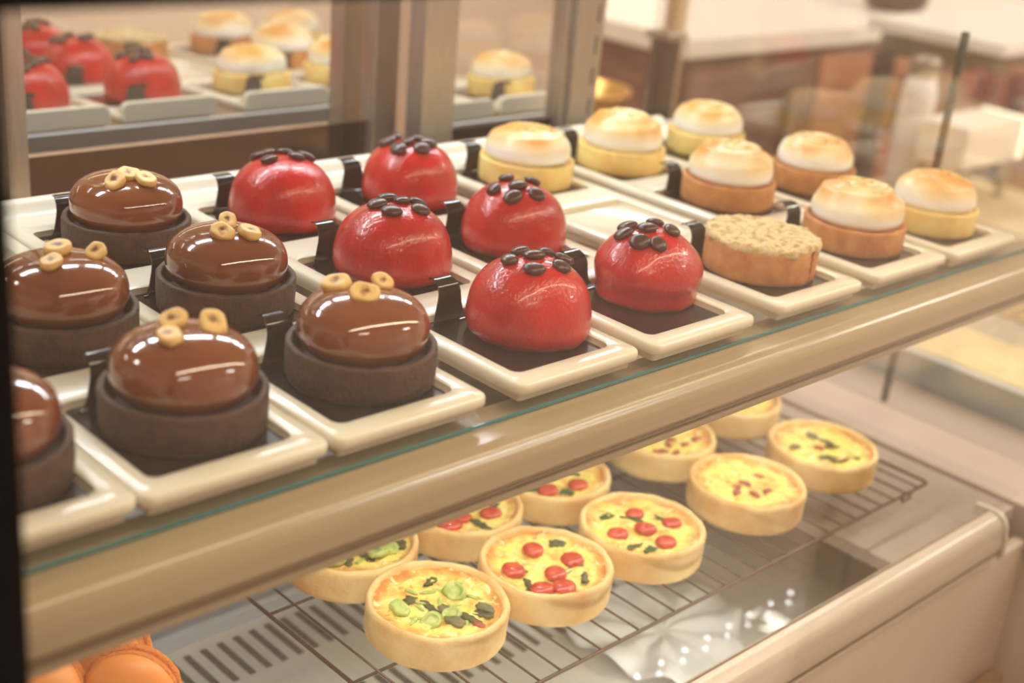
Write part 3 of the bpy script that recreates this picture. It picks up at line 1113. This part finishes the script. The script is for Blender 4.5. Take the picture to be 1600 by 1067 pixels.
def chunk_mesh(name, seed, s):
    bm = bmesh.new()
    bmesh.ops.create_icosphere(bm, subdivisions=3, radius=1)
    for v in bm.verts:
        k = 1 + .45 * nz(v.co, 1.4, seed)
        v.co = Vector((v.co.x * s[0] * k, v.co.y * s[1] * k, v.co.z * s[2] * k))
    m = bpy.data.meshes.new(name)
    bm.to_mesh(m)
    bm.free()
    m.polygons.foreach_set('use_smooth', [True] * len(m.polygons))
    return m


def leek_mesh():
    return lathe('leek_piece', [(0, 0), (.0040, -.0004), (.0058, 0), (.0060, .0016), (.0050, .0026), (.0040, .0022), (.0034, .0012), (.0020, .0018), (0, .0014)], 20, lambda v: v + Vector((nz(v, 250, 1), nz(v, 250, 2), .4 * nz(v, 250, 3))) * .0011)


LEEK = leek_mesh()
HAM = [chunk_mesh('ham_piece', s, (.0048, .0026, .0016)) for s in (1, 2)]
SHR = [chunk_mesh('mushroom_slice', s, (.0062, .0038, .0018)) for s in (3, 4)]
FRAG = [chunk_mesh('leek_shred', s, (.0046, .0013, .0009)) for s in (5, 6)]
Q3t = [(10.1, 16.7), (-1.5, -4.4), (-24.4, 3.2), (24.4, -9.2), (-3.4, -26.5)]
Q3l = [(-12.5, 27), (1, 11.4), (21, -.4), (-28, -16.9), (-21.4, -24.9)]
Q2t = [(4, 17.6), (19.7, -7.4), (-3.5, -13.2), (-25.9, -22.1), (-11.4, -29), (-27, 6.1)]
Q2l = [(-18.3, 9.2), (25, 13.6), (9.1, -17), (8, -30.6), (-30, -13.4)]
quiches = [  # x, y, toppings, label
    (.2599, .0841, [('leek', (-26, 9), 0), ('leek', (18.7, 3.3), 1), ('leek', (-1.1, -16.4), 2), ('leek', (-18, -14.4), 3), ('leaf', (-15.7, 13), 1), ('leaf', (-8.2, -1.2), 0), ('leaf', (12.6, 22.4), 3), ('leaf', (5.4, -26), 0), ('leaf', (15.8, -28), 1), ('leaf', (19.8, -24), 3), ('frag', (3, 1), 1), ('frag', (-9, 6), 0), ('frag', (9, -8), 1), ('frag', (-22, -6), 0), ('frag', (2, -28), 1), ('frag', (25, -8), 0), ('frag', (-6, 20), 1), ('frag', (4, 14), 0), ('shr', (-6, -24), 0), ('shr', (22, -24), 1), ('frag', (14, 10), 1), ('frag', (-28, -8), 0), ('frag', (-14, 2), 1), ('shr', (0, -8), 1), ('frag', (26, 8), 0), ('ham', (6, -35), 0)],
     'leek and herb quiche nearest the front, green pieces in its filling'),
    (.3528, .0770, [('tom', p, 0) for p in Q2t] + [('leaf', p, k) for k, p in enumerate(Q2l)], 'tomato quiche with six tomato halves, beside the leek quiche'),
    (.4491, .0727, [('tom', p, 0) for p in Q3t] + [('dleaf', p, k + 1) for k, p in enumerate(Q3l)], 'tomato quiche with five tomato halves and dark herbs, between tomato and ham quiches'),
    (.5727, .0696, [('ham', p, k) for k, p in enumerate([(-1.7, 1.7), (-9, -14.6), (3.4, -17.9), (21.4, 4.4), (-12, 2.2), (-20, -4)])], 'pale ham quiche beside the mushroom quiche at the rack end'),
    (.6840, .0737, [('shr', (-23, 13), 0), ('shr', (13.6, 6.2), 1), ('shr', (-16.7, -12.8), 0), ('shr', (-13, -19), 1), ('shr', (9, 17.4), 0), ('leaf', (-2.8, -29.7), 2), ('leaf', (10, -2), 1), ('ham', (-3, 2), 0)], 'mushroom quiche with grey green pieces at the glass end of the rack'),
    (.2601, .1763, [('leek', (4, -26.4), 0), ('leek', (15.1, -22.6), 1), ('leek', (-28, -15.8), 2), ('leek', (-6, 8), 3), ('leaf', (-18.8, -19.3), 1), ('leaf', (-4.2, -16.6), 0), ('leaf', (-3.7, -24), 3), ('leaf', (25, -24), 1), ('frag', (-12, -26), 0), ('frag', (10, -14), 1), ('frag', (20, -28), 0)], 'leek quiche half hidden under the upper rail'),
    (.3570, .1719, [('tom', (11.1, -23), 0), ('tom', (-10.3, -13.4), 0), ('tom', (-26, -17.7), 0), ('tom', (4, 12), 0), ('leaf', (20.8, -15.2), 1), ('leaf', (-7.2, -31.9), 0)], 'tomato quiche partly under the upper rail behind the six tomato one'),
    (.4506, .1695, [('tom', (-24, -20.5), 0), ('tom', (4.7, -26.3), 0), ('tom', (8, 8), 0), ('dleaf', (-28.7, -14.4), 0), ('dleaf', (-14.5, -31.9), 1), ('dleaf', (10, -8), 2)], 'tomato quiche with browned rim, rear row behind the five tomato one'),
    (.5791, .1661, [('ham', p, k) for k, p in enumerate([(-28.5, -20.4), (-20.5, -21.6), (-15.6, -30.9), (-8.1, -15.9), (20.4, -24.2), (2, -10), (5, -24)])], 'ham quiche with reddish bits, rear row under the upper rail'),
    (.6955, .1829, [('ham', (2, -20), 0), ('ham', (14, -14), 1), ('shr', (-10, -12), 0)], 'pale quiche rearmost at the rack end, mostly hidden by the upper rail'),
]
for i, (x, y, tops, lab) in enumerate(quiches):
    q = empty('quiche', (x, y, RZ + .0010), 0, lab, 'quiche', 'quiches on the wire rack')
    rnd = random.Random(50 + i)
    obj('pastry_crust', CR[i % 4], MT['crust'], q, rot=(0, 0, i * 1.9))
    fz = QH - .0050
    bq = bmesh.new()
    bq.from_mesh(FI[i % 4])
    tree = BVHTree.FromBMesh(bq)
    bq.free()
    fr = Matrix.Rotation(-i * 2.7, 4, 'Z')
    obj('egg_filling', FI[i % 4], MT['fill'], q, (0, 0, fz), (0, 0, i * 2.7))
    for kind, (dx, dy), k in tops:
        pv = fr @ Vector((dx / 1000 * .96, dy / 1000 * .96, .1))
        hz = tree.ray_cast(pv, Vector((0, 0, -1)))[0]
        loc = (dx / 1000 * .96, dy / 1000 * .96, fz + (hz.z if hz else .001) + .0007)
        rz = rnd.uniform(0, 3.14)
        s = rnd.uniform(.88, 1.12)
        if kind == 'tom':
            s *= 1.25
            o = obj('tomato_half', TOM, MT['tom'], q, loc, (0, 0, rz), (s, s * .92, s))
        elif kind == 'leaf':
            o = obj('herb_leaf', LEAF[k % 4], MT['herb'], q, loc, (0, 0, rz), (s, s, s))
        elif kind == 'dleaf':
            if 'dl%d' % (k % 4) not in globals():
                globals()['dl%d' % (k % 4)] = LEAF[k % 4].copy()
                globals()['dl%d' % (k % 4)].materials.clear()
            o = obj('herb_leaf', globals()['dl%d' % (k % 4)], MT['greens'], q, loc, (0, 0, rz), (s, s, s))
        elif kind == 'leek':
            s *= 1.35
            o = obj('leek_piece', LEEK, MT['leek'], q, loc, (rnd.uniform(-.5, .5), rnd.uniform(-.5, .5), rz), (s, s * .8, s))
        elif kind == 'ham':
            o = obj('ham_piece', HAM[k % 2], MT['ham'], q, loc, (0, 0, rz), (s, s, s))
        elif kind == 'shr':
            o = obj('mushroom_slice', SHR[k % 2], MT['shroom'], q, loc, (0, 0, rz), (s, s, s))
        else:
            o = obj('leek_shred', FRAG[k % 2], MT['leek'], q, loc, (0, 0, rz), (s, s, s))

# ------------------------------------------------------------------ macarons standing on edge
def macaron(x, y, z, nrm, R, lab):
    c = empty('macaron', (x, y, z), 0, lab, 'macaron', 'orange macarons on the lower shelf')
    c.rotation_mode = 'QUATERNION'
    c.rotation_quaternion = Vector(nrm).normalized().to_track_quat('Z', 'Y')
    shell = lathe('macaron_shell', [(0, .0165), (R * .4, .0160), (R * .7, .0142), (R * .9, .0108), (R * .985, .0070), (R * .985, .0058), (R * .9, .0052), (0, .0052)], 56)
    foot = lathe('macaron_foot', refine([(0, .0024), (R * .97, .0024), (R * 1.02, .0032), (R * 1.03, .0044), (R * 1.0, .0056), (R * .9, .0058)], .0009), 110, lambda v: v * (1 + .022 * nz(v, 420, 2) + .012 * nz(v, 900, 3)))
    for s in (1, -1):
        obj('macaron_shell', shell, MT['mac'], c, scale=(1, 1, s))
        obj('macaron_foot', foot, MT['macfoot'], c, scale=(1, 1, s))
    obj('macaron_filling', lathe('macaron_filling', [(0, -.0026), (R * .93, -.0026), (R * .96, 0), (R * .93, .0026), (0, .0026)], 48), MT['maccream'], c)
    return c


macaron(.063, .123, ZL + .0280, (-.66, -.72, .14), .0275, 'orange macaron standing on edge, nearest to view')
macaron(.070, .166, ZL + .0280, (-.80, -.50, .16), .0275, 'orange macaron leaning behind the nearest macaron')
macaron(.019, .150, ZL + .0285, (-.60, -.60, .50), .0275, 'orange macaron beside the black post, left of the nearest macaron')

# white pleated star shape on the floor of the lower cavity
V, F = [(0, 0, .006)], []
NA, NR = 72, 9
for j in range(1, NR + 1):
    for k in range(NA):
        a = 2 * PI * k / NA
        r = .074 * j / NR * (1 + .14 * math.sin(3 * a + 1) + .10 * nz((math.cos(a), math.sin(a), 0), 2.2, 4))
        z = .010 + .010 * abs(math.sin(4.5 * a + .5 * nz((math.cos(a), math.sin(a), j), 1, 2))) ** 1.5 * (j / NR) ** .6 + .006 * nz((r * math.cos(a), r * math.sin(a), 0), 40, 3) - .004 * (j / NR)
        V.append((r * math.cos(a), r * math.sin(a), max(z, .0006)))
for k in range(NA):
    F.append((0, 1 + k, 1 + (k + 1) % NA))
    for j in range(NR - 1):
        b, c2 = 1 + j * NA, 1 + (j + 1) * NA
        F.append((b + k, c2 + k, c2 + (k + 1) % NA, b + (k + 1) % NA))
pp = obj('pleated_star', me('pleated_star', V, F), mat('star_white', (246, 246, 244), rough=.35), None, (.520, .090, -.3250))
sd = pp.modifiers.new('thickness', 'SOLIDIFY')
sd.thickness = .0006
tag(pp, 'white pleated shape gathered to a star under the lower glass shelf', 'sheet')

# ------------------------------------------------------------------ beyond the end glass: low counter with stone slab and drip tray
stone = mat('cream_stone', (238, 216, 172), rough=.35, rgb2=(226, 200, 152), nscale=9, bump=.03)
bluish = mat('pale_stone_edge', (206, 206, 200), rough=.35, rgb2=(194, 192, 186), nscale=12)
wt = tag(obj('side_worktop', bevel_box('side_worktop', .848, 1.005, -.36, .46, -.285, -.240, .002), taupe), 'taupe worktop just beyond the end of the display case', 'worktop')
tag(obj('worktop_cabinet', bevel_box('worktop_cabinet', .852, 1.83, -.35, .45, FZ, -.286, .002), cabm), 'beige cabinet under the taupe worktop and stone slab', 'cabinet')
sl = empty('stone_slab', (1.05, .05, -.24), 0, 'cream stone slab with a pale edge behind the taupe worktop', 'stone slab')
def lpart(root, n, m, mt):
    o = obj(n, m, mt, root)
    o.location = -root.location
    return o
lpart(sl, 'slab_edge', bevel_box('slab_edge', 1.006, 1.020, -.36, .46, -.2850, -.206, .001), bluish)
lpart(sl, 'slab_top', bevel_box('slab_top', 1.0205, 1.128, -.36, .46, -.2850, -.205, .001), stone)
st = tag(obj('steel_strip', bevel_box('steel_strip', 1.129, 1.215, -.36, .46, -.285, -.209, .001), mat('grey_strip', (190, 178, 160), rough=.4, metal=.2)), 'grey strip between the stone slab and the wire grid', 'strip')
dt = empty('drip_tray', (1.30, .05, -.285), 0, 'cream drip tray with a wire grid beyond the stone slab', 'tray')
lpart(dt, 'tray_base', bevel_box('tray_base', 1.216, 1.46, -.36, .46, -.285, -.216, .002), stone)
gb = bmesh.new()
for k in range(13):
    bmesh.ops.create_cube(gb, size=1, matrix=Matrix.Translation((1.226 + k * .018, .05, -.211)) @ Matrix.Diagonal((.004, .80, .004, 1)))
for k in range(40):
    bmesh.ops.create_cube(gb, size=1, matrix=Matrix.Translation((1.335, -.34 + k * .020, -.208)) @ Matrix.Diagonal((.235, .004, .004, 1)))
gm = bpy.data.meshes.new('wire_grid')
gb.to_mesh(gm)
gb.free()
g = lpart(dt, 'wire_grid', gm, mat('grid_wire', (206, 178, 132), rough=.4))
g['kind'] = 'stuff'
tag(obj('long_worktop', bevel_box('long_worktop', 1.465, 1.84, -.36, .62, -.285, -.215, .002), stone), 'cream worktop stretching away past the wire grid', 'worktop')

# ------------------------------------------------------------------ blurred shop behind
bc = empty('back_counter', (2.6, 1.3, FZ), 0, 'brown wooden back counter with a pale worktop seen blurred through the glass', 'counter')
woodm = mat('brown_wood', (150, 112, 92), rough=.45, rgb2=(128, 92, 76), nscale=8, aniso=(1, 1, 8))
orangem = mat('orange_wood', (208, 150, 112), rough=.45, rgb2=(196, 132, 94), nscale=8)
paletop = mat('pale_worktop', (250, 242, 230), rough=.4)
lpart(bc, 'worktop', bevel_box('worktop', 1.585, 3.70, .985, 1.62, -.095, -.060, .003), paletop)
lpart(bc, 'carcass', bevel_box('carcass', 1.60, 3.68, 1.012, 1.60, FZ, -.0955, .002), woodm)
for k in range(4):
    x = 1.615 + k * .40
    d = lpart(bc, 'door', bevel_box('door', x, x + .385, .994, 1.0115, FZ + .10, -.115, .003), orangem if k == 1 else woodm)
    h = obj('handle', bevel_box('handle', x + .30, x + .315, .978, .9935, -.30, -.17, .003), MT['alu'], d)
    # (geometry is already in world place: the door carries no offset of its own beyond the root's)
pt = empty('coffee_pot', (2.42, 1.10, -.0595), 0, 'dark round pot with a cream lid on the back counter', 'pot')
obj('pot_body', lathe('pot_body', [(0, 0), (.055, 0), (.068, .02), (.070, .06), (.060, .085), (0, .085)], 40), MT['bean'], pt)
obj('lid', lathe('lid', [(0, .0855), (.050, .0855), (.054, .089), (.050, .094), (.012, .100), (.010, .112), (0, .114)], 40), paletop, pt)
obj('spout', tube('spout', [(-.060, 0, .03), (-.085, 0, .055), (-.100, 0, .085)], .011, 10), MT['bean'], pt)
tb = empty('side_table', (2.12, .68, FZ), 0, 'small white table standing behind the end glass', 'table')
lpart(tb, 'tabletop', bevel_box('tabletop', 1.86, 2.46, .56, .82, -.022, 0, .004), mat('white_tabletop', (250, 247, 242), rough=.35))
lpart(tb, 'apron', bevel_box('apron', 1.88, 2.44, .58, .80, -.060, -.0225, .002), mat('olive_apron', (120, 104, 66), rough=.5))
for x in (1.89, 2.43):
    for y in (.59, .79):
        lpart(tb, 'leg', bevel_box('leg', x - .015, x + .015, y - .015, y + .015, FZ, -.0605, .002), MT['aludark'])
pm = empty('wooden_post', (1.19, .715, FZ), 0, 'dark brown upright post beside the slotted upright', 'post')
lpart(pm, 'shaft', bevel_box('shaft', 1.176, 1.206, .70, .73, FZ + .012, .012, .002), mat('dark_wood', (62, 40, 28), rough=.5, rgb2=(48, 30, 22), nscale=10))
lpart(pm, 'cap', bevel_box('cap', 1.170, 1.212, .694, .736, .0125, .022, .002), MT['alu'])
lpart(pm, 'foot', bevel_box('foot', 1.15, 1.232, .674, .756, FZ, FZ + .0115, .002), MT['alu'])
bp_ = empty('beige_column', (1.335, .82, FZ), 0, 'slim beige metal column behind the dark brown post', 'column')
lpart(bp_, 'shaft', bevel_box('shaft', 1.323, 1.347, .808, .832, FZ + .012, CZ - .012, .002), mat('beige_metal', (224, 196, 156), rough=.4))
lpart(bp_, 'base_plate', bevel_box('base_plate', 1.30, 1.37, .785, .855, FZ, FZ + .0115, .002), MT['alu'])
lpart(bp_, 'top_plate', bevel_box('top_plate', 1.30, 1.37, .785, .855, CZ - .0115, CZ, .002), MT['alu'])
jr = empty('glass_jar', (1.66, .585, -.2148), 0, 'white jar with a metal lid standing on the cream worktop', 'jar')
jr.scale = (1.1, 1.1, 1.75)
obj('jar_body', lathe('jar_body', [(0, 0), (.022, 0), (.025, .004), (.025, .085), (.019, .098), (0, .098)], 32), mat('white_jar', (232, 226, 226), rough=.25), jr)
obj('lid', lathe('lid', [(0, .0985), (.020, .0985), (.021, .102), (.021, .112), (.019, .115), (0, .115)], 32), MT['alu'], jr)
lb = empty('lit_box', (1.70, .50, -.2148), 0, 'cream box on legs with a glowing end on the worktop', 'lamp box')
obj('box_shell', bevel_box('box_shell', -.10, .0735, -.04, .04, .060, .125, .004), paletop, lb)
obj('glowing_end', bevel_box('glowing_end', .074, .092, -.04, .04, .060, .125, .004), led_mat('lamp_glow', (1, .84, .50), 2.6), lb)
for x in (-.085, .06):
    for y in (-.03, .03):
        obj('leg', bevel_box('leg', x - .006, x + .006, y - .006, y + .006, 0, .0595, .001), MT['alu'], lb)
bw = empty('brass_bowl', (1.235, .90, -.15), 0, 'shallow brass rimmed bowl on a stand behind the case', 'bowl')
obj('bowl_shell', lathe('bowl_shell', [(0, 0), (.030, 0), (.058, .018), (.074, .050), (.077, .052), (.076, .055), (.072, .053), (.055, .022), (.028, .005), (0, .005)], 48), mat('brass', (214, 168, 92), rough=.3, metal=.5), bw)
obj('stand', lathe('stand', [(0, FZ + .15), (.06, FZ + .15), (.06, FZ + .165), (.014, FZ + .18), (.014, -.02), (.03, -.0005), (0, -.0005)], 32), MT['aludark'], bw)
